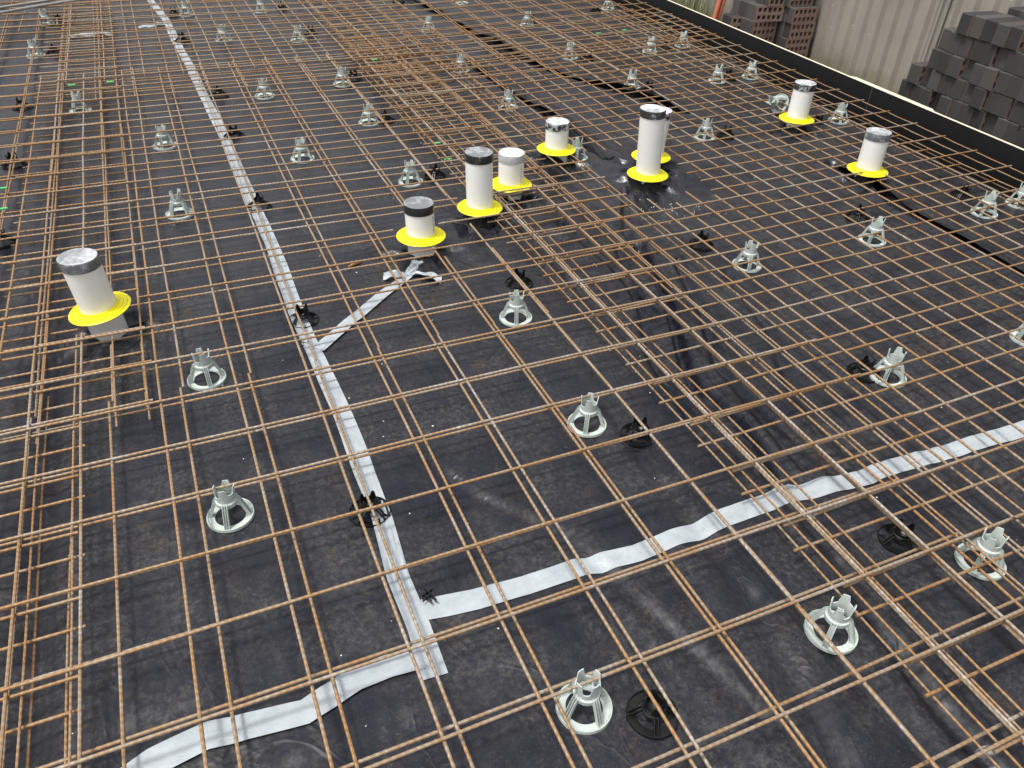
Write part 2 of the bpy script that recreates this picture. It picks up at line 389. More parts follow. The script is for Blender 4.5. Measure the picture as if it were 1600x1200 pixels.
def hz(x, y):
    x = np.asarray(x, float); y = np.asarray(y, float)
    h = -.004+.012*(vnoise(x*2.3, y*2.3, 1)-.5)+.006*(vnoise(x*6+9, y*5, 2)-.5)
    ww_ = (y+.03*vnoise(x*3, y*2, 11))/.2; h -= .0045*np.exp(-((ww_-np.floor(ww_)-.5)/.11)**2)*np.clip(vnoise(x*2.5+4, y*5.1, 12)*2-.5, 0, 1)   # shallow uneven dips repeating at the bar spacing
    wx_ = (x+.02*vnoise(x*2, y*3, 13))/.2; h -= .003*np.exp(-((wx_-np.floor(wx_)-.3)/.10)**2)*np.clip(vnoise(x*5.1+7, y*2.2, 14)*2-.6, 0, 1)
    st = np.exp(-((x-1.65)/.55)**4)                       # ruffled sheet over the beam
    h += st*(.012*(vnoise(x*13+2, y*1.8, 3)-.5)+.006*(vnoise(x*30, y*3, 4)-.5))
    sr = np.clip((x-2.2)/.3, 0, 1)
    h += sr*.005*(vnoise(x*9+y*3, y*2.5, 5)-.5)
    for i, q in enumerate(PIPES):
        dx, dy = x-q[0], y-q[1]; rr = np.hypot(dx, dy); an = np.arctan2(dy, dx)
        e = np.exp(-((rr-.05)/.16)**2)
        h += e*(.016*np.sin(an*7+i+rr*9)*np.clip((rr-.04)*12, 0, 1)+.006*np.sin(an*13+2*i)*np.clip((rr-.04)*12, 0, 1)+.012)
    for pl, dep, wd_ in FOLDS:
        d = segd(x, y, pl); h -= dep*np.exp(-(d/wd_)**2); h += min(dep, .04)*.25*np.exp(-((d-2.2*wd_)/wd_)**2)
    ed = FORM(y)-x                                        # edge beam beside the form
    h = np.where(ed < .235, h-.34*np.clip((.235-ed)/.05, 0, 1)**.7, h)
    return h
def grid_ground():
    xs = np.concatenate([np.arange(-6, -1, .12), np.arange(-1, 2.4, .012), np.arange(2.4, 4.6, .016)])
    ys = np.concatenate([np.arange(-3, -.3, .06), np.arange(-.3, 3.2, .012), np.arange(3.2, 5.5, .02), np.arange(5.5, 13.01, .05)])
    X, Y = np.meshgrid(xs, ys); X = np.minimum(X, FORM(Y)-.004)
    Z = hz(X, Y); nx, ny = len(xs), len(ys)
    V = np.stack([X, Y, Z], -1).reshape(-1, 3)
    i = (np.arange(ny-1)[:, None]*nx+np.arange(nx-1)[None]).ravel()
    F = np.stack([i, i+1, i+nx+1, i+nx], -1)
    me = bpy.data.meshes.new('ground'); me.vertices.add(len(V)); me.vertices.foreach_set('co', V.ravel())
    me.loops.add(F.size); me.loops.foreach_set('vertex_index', F.ravel()); me.polygons.add(len(F))
    me.polygons.foreach_set('loop_start', np.arange(0, F.size, 4)); me.polygons.foreach_set('use_smooth', np.ones(len(F), bool))
    me.materials.append(M['poly']); me.update(); me.validate()
    o = bpy.data.objects.new('ground', me); COL.objects.link(o); tag(o, kind='structure'); return o
grid_ground()
def lap(name, pl, hgt, seed):
    # the upper sheet's free edge, lifted clear of the lower one and sagging back to the ground behind
    rnd = np.random.default_rng(seed); ph = rnd.random(4)*9; dens = []
    for (a, b_), (c_, d_) in zip(pl[:-1], pl[1:]):
        n_ = max(1, int(math.hypot(c_-a, d_-b_)/.02)); dens += [(a+(c_-a)*i/n_, b_+(d_-b_)*i/n_) for i in range(n_)]
    dens.append(pl[-1]); n_ = len(dens); K = 8; vs = []
    for i, (x, y) in enumerate(dens):
        s_ = i*.02; f_ = min(1, i/8, (n_-1-i)/8); hh = hgt*f_*(.65+.35*math.sin(s_*4+ph[0])+.2*math.sin(s_*11+ph[1])); sh_ = .010*math.sin(s_*5+ph[2])
        for k_ in range(K):
            t = k_/(K-1); px = x-.030+sh_+t*.10
            vs.append((px, y, float(hz(px, y))*(t**2)+hh*(1-t)**.8+.0015-.003*(k_ == K-1)))
    return vs, n_, K
for nm_, i_, h_ in (('membrane_lap', 0, .050), ('membrane_lap', 1, .040), ('membrane_lap', 2, .045)):
    vs, n_, K_ = lap(nm_, FOLDS[i_][0], h_, 40+i_); N_ = len(vs)
    f_ = [(i*K_+k_, i*K_+k_+1, (i+1)*K_+k_+1, (i+1)*K_+k_) for i in range(n_-1) for k_ in range(K_-1)]
    me = bpy.data.meshes.new(nm_); me.from_pydata(vs+[(x, y, z-.0006) for x, y, z in vs], [], f_+[tuple(N_+a for a in q[::-1]) for q in f_]); me.materials.append(M['poly'])
    me.polygons.foreach_set('use_smooth', [True]*len(me.polygons)); o = bpy.data.objects.new(nm_, me); COL.objects.link(o); tag(o, kind='structure')
GZ = -.23
b = MB()
x0, x1, y0, y1 = -6, 4.0, -3, 13
for q in (((-60,-60),(60,-60),(60,y0),(-60,y0)), ((-60,y1),(60,y1),(60,70),(-60,70)), ((-60,y0),(x0,y0),(x0,y1),(-60,y1))):
    b.add([(a, c_, GZ) for a, c_ in q], [(0,1,2,3)])
n = 60; xs = np.concatenate([np.linspace(0, 1.6, 28), [4, 60]]); vs = []
ysd = np.linspace(y0, y1, 240)
for y in ysd:
    for x in xs:
        px = FORM(y)+.022+x; vs.append((px, y, GZ+(.03*(vnoise(np.array([px*7.]), np.array([y*7.]), 9)[0]-.5) if x < 3 else 0)))
nx = len(xs); b.add(vs, [(j*nx+i, j*nx+i+1, (j+1)*nx+i+1, (j+1)*nx+i) for j in range(len(ysd)-1) for i in range(nx-1)])
tag(b.build('dirt_ground', M['dirt']), kind='structure')

# ---------------------------------------------------------------- form boards
def form(ya, yb, dx, label):
    t = empty('form_board', (FORM((ya+yb)/2), (ya+yb)/2, -.3)); tag(t, label, 'form board', 'form boards along the slab edge')
    m = MB(); mp = MB(); ym = (ya+yb)/2; xm = FORM(ym)
    def P_(x, y, z): return (FORM(y)+x+dx-xm, y-ym, z+.3)
    for mm, (xa, xb, za, zb) in ((m, (0, .002, -.32, .119)), (mp, (.0022, .019, -.32, .12))):
        vs = [P_(xa,ya,za),P_(xb,ya,za),P_(xb,yb,za),P_(xa,yb,za),P_(xa,ya,zb),P_(xb,ya,zb),P_(xb,yb,zb),P_(xa,yb,zb)]
        mm.add(vs, [(3,2,1,0),(4,5,6,7),(0,1,5,4),(1,2,6,5),(2,3,7,6),(3,0,4,7)])
    m.build('black_face', M['formface'], t, smooth=False); mp.build('plywood_core', M['ply'], t, smooth=False)
form(-3, 3.02, 0, 'near black faced form board with pale plywood edge, in front of the large brick stack')
form(3.024, 13, 0, 'far black faced form board with pale plywood edge, running past the small brick stack')
b = MB(); ya, yb = 2.55, 3.25
vs = [(FORM(y)+xx, y, z) for z in (-.05, .119) for y, xx in ((ya, .0215), (yb, .0215), (yb-.04, .045), (ya+.04, .045))]
b.add(vs, [(3,2,1,0),(4,5,6,7),(0,1,5,4),(1,2,6,5),(2,3,7,6),(3,0,4,7)])
tag(b.build('joining_batten', M['ply'], smooth=False), 'short pale timber batten behind the joint of the form boards', 'batten')

# ---------------------------------------------------------------- mesh sheets
TOP, BOT = .0765, .038
GAPS = {'T': [(1.93, 2.32, 2.14, 2.72, 'XY'), (1.10, 1.30, 2.17, 2.45, 'Y')],
        'B': [(1.93, 2.34, 2.10, 2.75, 'XY'), (1.00, 1.30, 2.0, 2.35, 'XY'), (-.30, -.02, 1.80, 1.93, 'Y')]}
def intervals(a, b, cuts):
    out = [(a, b)]
    for c0_, c1_ in cuts:
        nx_ = []
        for p0, p1 in out:
            if c1_ <= p0 or c0_ >= p1: nx_.append((p0, p1)); continue
            if c0_ > p0: nx_.append((p0, c0_))
            if c1_ < p1: nx_.append((c1_, p1))
        out = nx_
    return [q for q in out if q[1]-q[0] > .05]
def bar(parent, name, ax, fixed, a, b_, z, rad, mat, rot, org, wav):
    n = max(3, int((b_-a)/.07)); pts = []; ph = random.random()*9
    for i in range(n+1):
        t = a+(b_-a)*i/n
        off = wav*math.sin(t*2.1+ph)+wav*.6*math.sin(t*5.3+ph*2)
        if name == 'edge_bar' and fixed > 3.5: off += .003-.007*abs(math.sin(t*5*math.pi))   # side wires bow in between cross bars
        zz_ = z+.0012*math.sin(t*3.7+ph*3)
        x, y = (t, fixed+off) if ax == 'X' else (fixed+off, t)
        if rot:                                # right-hand sheets were laid slightly fanned
            y = y*(1+.024*(x-1.34)); x = x+.016*y*(x-1.34)
            pts.append((x, y, zz_)); continue
        x2 = org[0]+(x-org[0])*math.cos(rot)+(y-org[1])*math.sin(rot)
        y2 = org[1]-(x-org[0])*math.sin(rot)+(y-org[1])*math.cos(rot)
        pts.append((x2, y2, zz_))
    m = MB().tube(pts, rad, 8); o = m.build(name, mat, parent); return o
def sheet(label, lay, xr, yr, rows, longs, thin, rot=0, org=(0,0), flip=False, mat='bar', dz=0, rr=.0037, extra_cuts=()):
    t = empty('reinforcing_mesh_sheet', (xr[0], yr[0], 0)); tag(t, label, 'steel mesh', 'reinforcing mesh sheets')
    z = (TOP if lay == 'T' else BOT)+dz; up = .0078
    zl, zc = (z, z+up) if not flip else (z+up, z)
    def cuts(ax, f):
        out = []
        for q in PIPES:
            rc = q[5] if lay == 'T' else .068
            px, py = q[0], q[1]
            # pipe position in sheet frame
            sx, sy = px, py
            if rot: sx = (px+.016*1.34*py)/(1+.016*py); sy = py/(1+.024*(sx-1.34))
            d = (sy if ax == 'X' else sx)-f
            if abs(d) < rc-.012:
                c_ = sx if ax == 'X' else sy; h = math.sqrt(rc*rc-d*d)+.01; out.append((c_-h, c_+h))
        for (a, b2, c_, d2, w_) in list(GAPS[lay])+list(extra_cuts):
            if ax == 'X' and 'X' in w_ and c_ < f < d2: out.append((a, b2))
            if ax == 'Y' and 'Y' in w_ and a < f < b2: out.append((c_, d2))
        return out
    for f in longs:
        fj = f+random.uniform(-.002, .002)
        for a, b2 in intervals(yr[0], yr[1], cuts('Y', f)):
            bar(t, 'long_bar', 'Y', fj, a, b2, zl, rr, M[mat], rot, org, .0016)
    for f in thin:
        for a, b2 in intervals(yr[0], yr[1], cuts('Y', f)):
            bar(t, 'edge_bar', 'Y', f, a, b2, zl, .0028, M['edge'], rot, org, .0022)
    for f in rows:
        if not yr[0] <= f <= yr[1]: continue
        fj = f+random.uniform(-.002, .002)
        for a, b2 in intervals(xr[0], xr[1], cuts('X', f)):
            bar(t, 'cross_bar', 'X', fj, a+random.uniform(-.006, .006), b2+random.uniform(-.006, .006), zc, rr, M[mat], rot, org, .0014)
    # shift children so the empty sits at the sheet's corner
    for c_ in t.children: c_.matrix_parent_inverse = Matrix.Translation((-xr[0], -yr[0], 0))
    return t
A = lambda a, b_, s=.2: [round(a+i*s, 4) for i in range(int(round((b_-a)/s))+1)]
sheet('upper mesh sheet in the middle, from the bottom edge to beyond the pipes', 'T', (-.455, 1.945), (-1.25, 4.75), A(-1.2, 4.6), A(0, 1.6)+[-.2, -.327, -.42], [1.71, 1.81, 1.92])
sheet('upper mesh sheet at the lower left edge, ending beside the leaning pipe', 'T', (-3.2, -.206), (-1.25, 2.02), A(-1.213, 1.99), A(-3.1, -.5), [-.222, -.306], mat='bar2', dz=-.0156, rr=.0036)
sheet('upper mesh sheet at the far left above the leaning pipe', 'T', (-3.2, -.02), (1.36, 6.9), A(1.435, 6.84), A(-3.1, -.5, .2)+[-.31], [-.035, -.118], mat='bar2', dz=-.0156, rr=.0036)
sheet('far upper mesh sheet whose long bars end below the short tape scrap', 'T', (-.33, 2.05), (4.53, 10.5), A(4.55, 10.4), [-.288, -.09, .121, .328, .53, .73, .93, 1.13, 1.33, 1.53, 1.73], [1.85, 1.95], dz=.0165, mat='bar')
sheet('far upper mesh sheet at the top left corner under the grey conduits', 'T', (-3.2, -.42), (5.9, 10.5), A(6.0, 10.4), A(-3.1, -.7), [-.5, -.6], mat='bar2', dz=-.008)
sheet('upper mesh sheet on the right, running along the form board', 'T', (1.335, 3.875), (-1.25, 5.2), A(-1.2, 5.1), [1.605, 1.805, 2.005, 2.205, 2.4, 2.6, 2.8, 3.0, 3.2, 3.4, 3.56], [1.36, 1.46, 3.67, 3.77, 3.865], rot=.022, org=(1.335, .2), dz=-.0156)
sheet('far upper mesh sheet on the right, lapped beyond the pipes', 'T', (1.38, 3.85), (4.2, 9.5), A(4.26, 9.4), A(1.62, 3.42), [1.4, 1.5, 3.62, 3.73, 3.84], rot=.032, org=(1.38, 4.4), mat='bar2')
sheet('lower mesh sheet in the middle of the photo under the tape crossings', 'B', (-.455, 1.755), (-1.25, 1.5), A(-1.16, 1.46), [-.335, -.14, .052, .243, .439, .637, .835, 1.03, 1.225, 1.42], [1.62, 1.73], flip=True)
sheet('lower mesh sheet under the central pipes', 'B', (-.455, 1.755), (1.5, 4.9), A(1.64, 4.85), [-.325, -.13, .055, .247, .443, .64, .838, 1.033, 1.23, 1.42], [1.62, 1.73], flip=True)
sheet('lower mesh sheet on the right beside the dark plastic seam', 'B', (1.325, 3.70), (-1.25, 4.5), A(-1.261, 4.45), [1.70, 1.917, 2.13, 2.335, 2.54, 2.75, 2.955, 3.16, 3.36], [1.345, 1.445, 3.58, 3.68], rot=.014, org=(1.325, .3), mat='bar2')
sheet('lower mesh sheet at the lower left edge', 'B', (-3.2, -.2), (-1.25, 1.6), A(-1.07, 1.55), A(-3.1, -.5), [-.232, -.297], mat='bar2')
sheet('lower mesh sheet at the left above the leaning pipe', 'B', (-3.2, -.03), (1.45, 7.0), A(1.53, 6.9), A(-3.1, -.5)+[-.345], [-.042, -.13], mat='bar2')
sheet('far lower mesh sheet at the top of the photo', 'B', (-.45, 1.7), (4.35, 10.5), A(4.46, 10.4), A(-.35, 1.45), [1.58, 1.67])
sheet('far lower mesh sheet at the top right beside the form board', 'B', (1.40, 3.72), (3.8, 9.5), A(3.85, 9.4), A(1.65, 3.25), [1.42, 1.52, 3.55, 3.68], rot=.03, org=(1.4, 4.), mat='bar2')
sheet('narrow lapping mesh strip among the dense bars above the pipes', 'B', (1.345, 1.95), (2.95, 4.9), A(3.06, 4.85), [1.55, 1.75], [1.37, 1.9], dz=.014, mat='bar2')

# ---------------------------------------------------------------- pipes
def pipe(x, y, zc, zt, capm, cut, label, lean, idx):
    t = empty('capped_pipe', (x, y, 0)); tag(t, label, 'pipe', 'capped white pipes standing through the slab mesh')
    r = .0555; L = zt+.05
    sh = lambda m: [ (vx+lean[0]*(vz/.3), vy+lean[1]*(vz/.3), vz) for vx, vy, vz in m.v ]
    m = MB().lathe([(r, -.05), (r, zt-.028), (r-.003, zt-.027), (r-.003, zt-.10)], 48); m.v = sh(m); m.build('pipe_tube', M['pvc'], t)
    rc = r+.0022
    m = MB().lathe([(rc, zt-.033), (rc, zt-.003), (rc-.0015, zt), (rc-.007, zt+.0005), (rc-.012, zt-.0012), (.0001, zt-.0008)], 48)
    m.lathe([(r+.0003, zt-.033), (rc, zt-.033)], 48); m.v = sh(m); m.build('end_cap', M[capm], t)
    ro = .095
    prof = [(r+.0006, zc+.012), (r+.004, zc+.0115), (r+.007, zc+.0045), (r+.013, zc+.0032), (r+.0145, zc+.0062), (r+.0175, zc+.0062), (r+.019, zc+.0028), (r+.025, zc+.0016), (r+.0265, zc+.0044), (r+.0295, zc+.0044), (r+.031, zc+.0010), (ro-.002, zc-.0005), (ro, zc-.002), (ro-.001, zc-.0045), (r+.02, zc-.001), (r+.0006, zc+.004)]
    m = MB().lathe(prof, 64); m.v = sh(m)
    if idx == 0:
        m.v = [(a, b2, c_+(a-.0)*.13) for a, b2, c_ in m.v]
    m.build('yellow_collar', M['yellow'], t)
    if idx in (4, 7, 0, 1, 8, 5, 6, 3, 2):   # membrane turned up and cuffed round the pipe
        rnd = random.Random(idx); n = 56; hgt = {4: .062, 7: .045, 0: .006, 1: .012, 8: .05, 5: .06, 6: .06, 3: .022, 2: .06}[idx]
        vs = []; fs = []; K = 7
        for i in range(n):
            a = 2*math.pi*i/n
            hh = hgt*(1+.35*math.sin(a*3+idx)+.25*math.sin(a*7+idx*2))
            if idx == 4: hh = hgt*(.25+.95*max(0, math.cos(a-math.radians(190)))**.5)
            for k_ in range(K):
                s_ = k_/(K-1); rr_ = r+.0014+.0035*math.sin(a*11+idx)*(1-s_)+.045*(1-s_)**2.2+(.016*s_ if idx == 4 else .002)
                hh = min(hh, zc-.008+(lean[0]*0)); z_ = -.012+(hh+.012)*s_
                vs.append((rr_*math.cos(a), rr_*math.sin(a), z_))
        for i in range(n):
            for k_ in range(K-1):
                j = (i+1) % n; fs.append((i*K+k_, j*K+k_, j*K+k_+1, i*K+k_+1))
        m = MB().add(vs, fs); m.v = sh(m); m.build('plastic_cuff', M['sleeve'], t)
    if idx in (1, 3, 4, 7):
        m = MB(); az = {3: -62, 4: -50, 1: -45, 7: -20}[idx]; rnd = random.Random(idx*3); z_ = zc+.02
        while z_ < zt-.045:
            h_ = rnd.choice([.003, .005, .007]); a = math.radians(az+(0 if idx != 7 else 6))
            rr_ = r+.0004
            for q in range(rnd.choice([1, 2])):
                a2 = a+q*.035; wv_ = .0016
                px, py = rr_*math.cos(a2), rr_*math.sin(a2); tx, ty = -math.sin(a2)*wv_/2, math.cos(a2)*wv_/2
                ox, oy = .0006*math.cos(a2), .0006*math.sin(a2)
                vs = []
                for zz_ in (z_, z_+h_):
                    vs += [(px-tx, py-ty, zz_), (px+tx, py+ty, zz_), (px+tx+ox, py+ty+oy, zz_), (px-tx+ox, py-ty+oy, zz_)]
                m.add(vs, [(3,2,1,0),(4,5,6,7),(0,1,5,4),(1,2,6,5),(2,3,7,6),(3,0,4,7)])
            z_ += h_+rnd.choice([.002, .003, .006])
        m.v = sh(m); m.build('printed_line', M['print'], t, smooth=False)
for i, q in enumerate(PIPES): pipe(*q, i)

# ---------------------------------------------------------------- bar chairs
def leg_fins(m, w=.0055):
    # two parallel fins joined by a thin web, sloping from ring to cup in the xz plane
    path = [(.052, .004), (.0480, .013), (.042, .030), (.036, .046), (.031, .057), (.0245, .0635)]
    for y in (-w, 0, w):
        th = .0016 if y else .0013; dp = .0075 if y else .0055; vs = []
        for (x, z) in path:
            vs += [(x, y-th/2, z+.0035), (x, y+th/2, z+.0035), (x-dp*.9, y+th/2, z-.001), (x-dp*.9, y-th/2, z-.001)]
        fs = []
        for i in range(len(path)-1):
            for k_ in range(4): fs.append((i*4+k_, i*4+(k_+1) % 4, i*4+4+(k_+1) % 4, i*4+4+k_))
        fs += [(3,2,1,0), tuple((len(path)-1)*4+k_ for k_ in range(4))]
        m.add(vs, fs)
    vs = []
    for (x, z) in path: vs += [(x-.0060, -w, z-.0005), (x-.0060, w, z-.0005), (x-.0072, w, z-.0012), (x-.0072, -w, z-.0012)]
    fs = []
    for i in range(len(path)-1):
        for k_ in range(4): fs.append((i*4+k_, i*4+(k_+1) % 4, i*4+4+(k_+1) % 4, i*4+4+k_))
    m.add(vs, fs+[(3,2,1,0), tuple((len(path)-1)*4+k_ for k_ in range(4))])
def rotz(m, a):
    c_, s_ = math.cos(a), math.sin(a); m.v = [(x*c_-y*s_, x*s_+y*c_, z) for x, y, z in m.v]; return m
def make_tall():
    t = empty('bar_chair')
    m = MB().lathe([(.0375, .001), (.0375, .0035), (.051, .0042), (.0545, .0085), (.0565, .0085), (.0575, .001)], 56, closed=True)
    for a in range(4):
        for dy in (-.0055, 0, .0055):
            q = MB().box((.0465, dy, .0052), (.014, .0014, .0035)); rotz(q, a*math.pi/2+math.pi/4); m.add(q.v, q.f)
    m.build('base_ring', M['chair'], t)
    for a in range(4):
        m = MB(); leg_fins(m); rotz(m, a*math.pi/2+math.pi/4); m.build('leg', M['chair'], t)
    n = 64; vs = []; fs = []
    for i in range(n):
        a = 2*math.pi*i/n
        # two deep saddles and two shallow ones between pointed prongs
        s1 = abs(math.cos(a)); s2 = abs(math.sin(a))
        d4 = abs(math.cos(2*a))                       # 1 on the axes
        q_ = min(1, max(0, (d4-.55)/.33)); q_ = q_*q_*(3-2*q_)
        top = .104-(.026 if s1 > s2 else .018)*q_-.004*math.sin(a*1+.5)
        fl = .0014*(top-.058)/.046
        prof = [(.0262, .050), (.0272, .054), (.0270, .0615), (.0236, .0645), (.0230+fl*.5, (.064+top)/2), (.0236+fl, top), (.0217+fl, top), (.0211+fl*.4, (.064+top)/2), (.0208, .062), (.0240, .050)]
        for r_, z_ in prof: vs.append((r_*math.cos(a), r_*math.sin(a), z_))
    L = 10
    for i in range(n):
        j = (i+1) % n
        for k_ in range(L):
            q = (k_+1) % L; fs.append((i*L+k_, j*L+k_, j*L+q, i*L+q))
    m = MB().add(vs, fs); m.build('notched_cup', M['chair'], t)
    return t
def make_low():
    t = empty('low_bar_chair')
    m = MB().lathe([(.033, .001), (.033, .003), (.049, .0035), (.0505, .0075), (.0520, .0075), (.0530, .001)], 48, closed=True)
    for a in range(8):
        q = MB().box((.044, 0, .0045), (.021, .0016, .004)); rotz(q, a*math.pi/4+.2); m.add(q.v, q.f)
    m.build('base_ring', M['blackchair'], t)
    for a in range(4):
        m = MB()
        for dy in (-.004, .004):
            path = [(.050, .003), (.042, .010), (.034, .019), (.026, .025), (.021, .027)]; vs = []
            for x, z in path: vs += [(x, dy-.0008, z+.002), (x, dy+.0008, z+.002), (x-.006, dy+.0008, z-.002), (x-.006, dy-.0008, z-.002)]
            m.add(vs, [(i*4+k_, i*4+(k_+1) % 4, i*4+4+(k_+1) % 4, i*4+4+k_) for i in range(4) for k_ in range(4)]+[(3,2,1,0), (16,17,18,19)])
        rotz(m, a*math.pi/2+math.pi/4); m.build('leg', M['blackchair'], t)
    n = 48; vs = []; fs = []
    for i in range(n):
        a = 2*math.pi*i/n; q_ = min(1, max(0, (abs(math.cos(2*a))-.4)/.4)); top = .058-.020*q_
        for r_, z_ in [(.0225, .021), (.0245, .025), (.0245, .029), (.0225, .031), (.0225, top), (.0202, top), (.0200, .028), (.0185, .021)]:
            vs.append((r_*math.cos(a), r_*math.sin(a), z_))
    for i in range(n):
        j = (i+1) % n
        for k_ in range(8):
            q = (k_+1) % 8; fs.append((i*8+k_, j*8+k_, j*8+q, i*8+q))
    m = MB().add(vs, fs); m.lathe([(.0001, .013), (.012, .0135), (.02, .018), (.0225, .022)], 32); m.build('notched_cup', M['blackchair'], t)
    return t
tall = make_tall(); low = make_low()
for i, (x, y, rz, lb) in enumerate(CHW):
    o = tall if i == 0 else copy_tree(tall)
    o.location = (x, y, float(hz(x, y))); o.rotation_euler = (0, 0, rz); o['label'] = 'pale grey chair '+lb; o['category'] = 'bar chair'; o['group'] = 'tall pale grey bar chairs'
o = copy_tree(tall); o.location = (TILT[0], TILT[1], .048); o.rotation_euler = (math.radians(-12), math.radians(-68), .4)
o['label'] = 'pale grey plastic bar chair toppled on its side behind the speckled pipe'
for i, (x, y, rz, lb) in enumerate(CHB):
    o = low if i == 0 else copy_tree(low)
    o.location = (x, y, float(hz(x, y))); o.rotation_euler = (0, 0, rz); o['label'] = 'black chair '+lb; o['category'] = 'bar chair'; o['group'] = 'low black bar chairs'

# ---------------------------------------------------------------- joint tapes
def ribbon(name, pts, w, label, lift=.0025, group='strips of silver joint tape', seed=1, m='tape', ends=0):
    pts = [Vector((a, b2, 0)) for a, b2 in pts]; dens = []
    for a, b2 in zip(pts[:-1], pts[1:]):
        k_ = max(1, int((b2-a).length/.012)); dens += [a.lerp(b2, i/k_) for i in range(k_)]
    dens.append(pts[-1]); n = len(dens); vs = []; K = 13; rnd = np.random.default_rng(seed); ph = rnd.random(6)*9
    for i, p in enumerate(dens):
        t = (dens[min(i+3, n-1)]-dens[max(i-3, 0)]).normalized(); nr = Vector((-t.y, t.x, 0)); s_ = i*.012
        ww = w*(1+.05*math.sin(s_*7+ph[0])+.03*math.sin(s_*17+ph[1])); sh_ = .004*math.sin(s_*5+ph[2])
        for k_ in range(K):
            v = (k_/(K-1)-.5); q = p+nr*(v*ww+sh_)
            pk = max(0, math.sin(s_*3.1+ph[5]))**4; rp = pk*(.0014*math.sin(v*24+s_*14+ph[3])+.0008*math.sin(v*41-s_*19+ph[4]))+.0003*math.sin(s_*60+v*9)
            z = float(hz(q.x, q.y))+lift+rp+.0012
            vs.append((q.x, q.y, z))
    N = len(vs); vs2 = vs+[(x, y, z-.0008) for x, y, z in vs]
    fs = [(i*K+k_, i*K+k_+1, (i+1)*K+k_+1, (i+1)*K+k_) for i in range(n-1) for k_ in range(K-1)]
    fs2 = [tuple(N+a for a in f[::-1]) for f in fs]; side = []
    for i in range(n-1):
        for k_ in (0, K-1): side.append((i*K+k_, (i+1)*K+k_, N+(i+1)*K+k_, N+i*K+k_) if k_ == 0 else (N+i*K+k_, N+(i+1)*K+k_, (i+1)*K+k_, i*K+k_))
    for k_ in range(K-1): side += [(k_+1, k_, N+k_, N+k_+1), ((n-1)*K+k_, (n-1)*K+k_+1, N+(n-1)*K+k_+1, N+(n-1)*K+k_)]
    o = MB().add(vs2, fs+fs2+side).build(name, M[m]); tag(o, label, 'tape', group); return o
T1 = [(.445,.375),(.452,.5),(.448,.65),(.46,.84),(.458,1.01),(.462,1.3),(.458,1.57),(.452,1.86),(.45,2.15),(.45,2.66),(.44,3.21),(.415,4.26),(.375,5.23),(.33,6.34),(.27,7.06),(.24,8.5)]
ribbon('joint_tape', T1, .053, 'long silver tape strip running away from the camera left of centre', seed=2)
T2 = [(.470,.548),(.59,.53),(.71,.521),(.85,.519),(1.0,.503),(1.12,.509),(1.26,.518),(1.4,.523),(1.52,.529),(1.61,.522),(1.72,.512),(1.84,.519),(2.07,.502),(2.32,.492),(3.2,.47)]
ribbon('joint_tape', T2, .053, 'silver tape strip crossing to the right edge in the lower right', lift=.0015, seed=5)
T3 = [(-.75,.17),(-.30,.31),(-.19,.37),(-.10,.40),(0,.412),(.09,.400),(.18,.39),(.24,.41),(.29,.425),(.36,.43),(.43,.425)]
ribbon('joint_tape', T3, .056, 'short silver tape strip at the bottom left, ending at the long strip', lift=.0042, seed=8)
ribbon('joint_tape', [(TAPE_DIAG[0][0]-.01, TAPE_DIAG[0][1]-.01)]+TAPE_DIAG[1:], .044, 'diagonal silver tape strip running towards the short black capped pipe', lift=.005, seed=9)
def scrap(name, pl, w, label, seed, hgt=.03):
    rnd = random.Random(seed); m = MB()
    for j, (cx, cy, an, L) in enumerate(pl):
        n = 14; K = 7; vs = []
        for i in range(n):
            s_ = i/(n-1); x = cx+math.cos(an)*L*s_; y = cy+math.sin(an)*L*s_
            for k_ in range(K):
                v = (k_/(K-1)-.5)*w*(1-.35*math.sin(s_*3+j)); z = .006+hgt*math.sin(s_*math.pi)*.5*(1+math.sin(j*2+v*90))*.7+.004*math.sin(k_*2.1+i*.9)+.008*(j % 2)*s_
                vs.append((x-math.sin(an)*v, y+math.cos(an)*v, z+float(hz(x, y))))
        N = len(vs); f = [(i*K+k_, i*K+k_+1, (i+1)*K+k_+1, (i+1)*K+k_) for i in range(n-1) for k_ in range(K-1)]
        m.add(vs+[(x, y, z-.0007) for x, y, z in vs], f+[tuple(N+a for a in q[::-1]) for q in f])
    return tag(m.build(name, M['tape']), label, 'tape', 'strips of silver joint tape')
cx, cy = TAPE_DIAG[-1]
scrap('tape_scrap', [(cx, cy, .9, .10), (cx-.01, cy, 2.8, .085), (cx+.01, cy, -.45, .11)], .04, 'crumpled knot of silver tape at the end of the diagonal strip', 1)
scrap('tape_scrap', [(LOOSE_TAPE[0][0]-.05, LOOSE_TAPE[0][1], .25, .20)], .05, 'loose curl of silver tape near the top left beside the long strip', 2, .02)
scrap('tape_scrap', [(RAG[0][0], RAG[0][1], .15, .26)], .09, 'flat scrap of pale tape under the far mesh at the upper left', 3, .015)

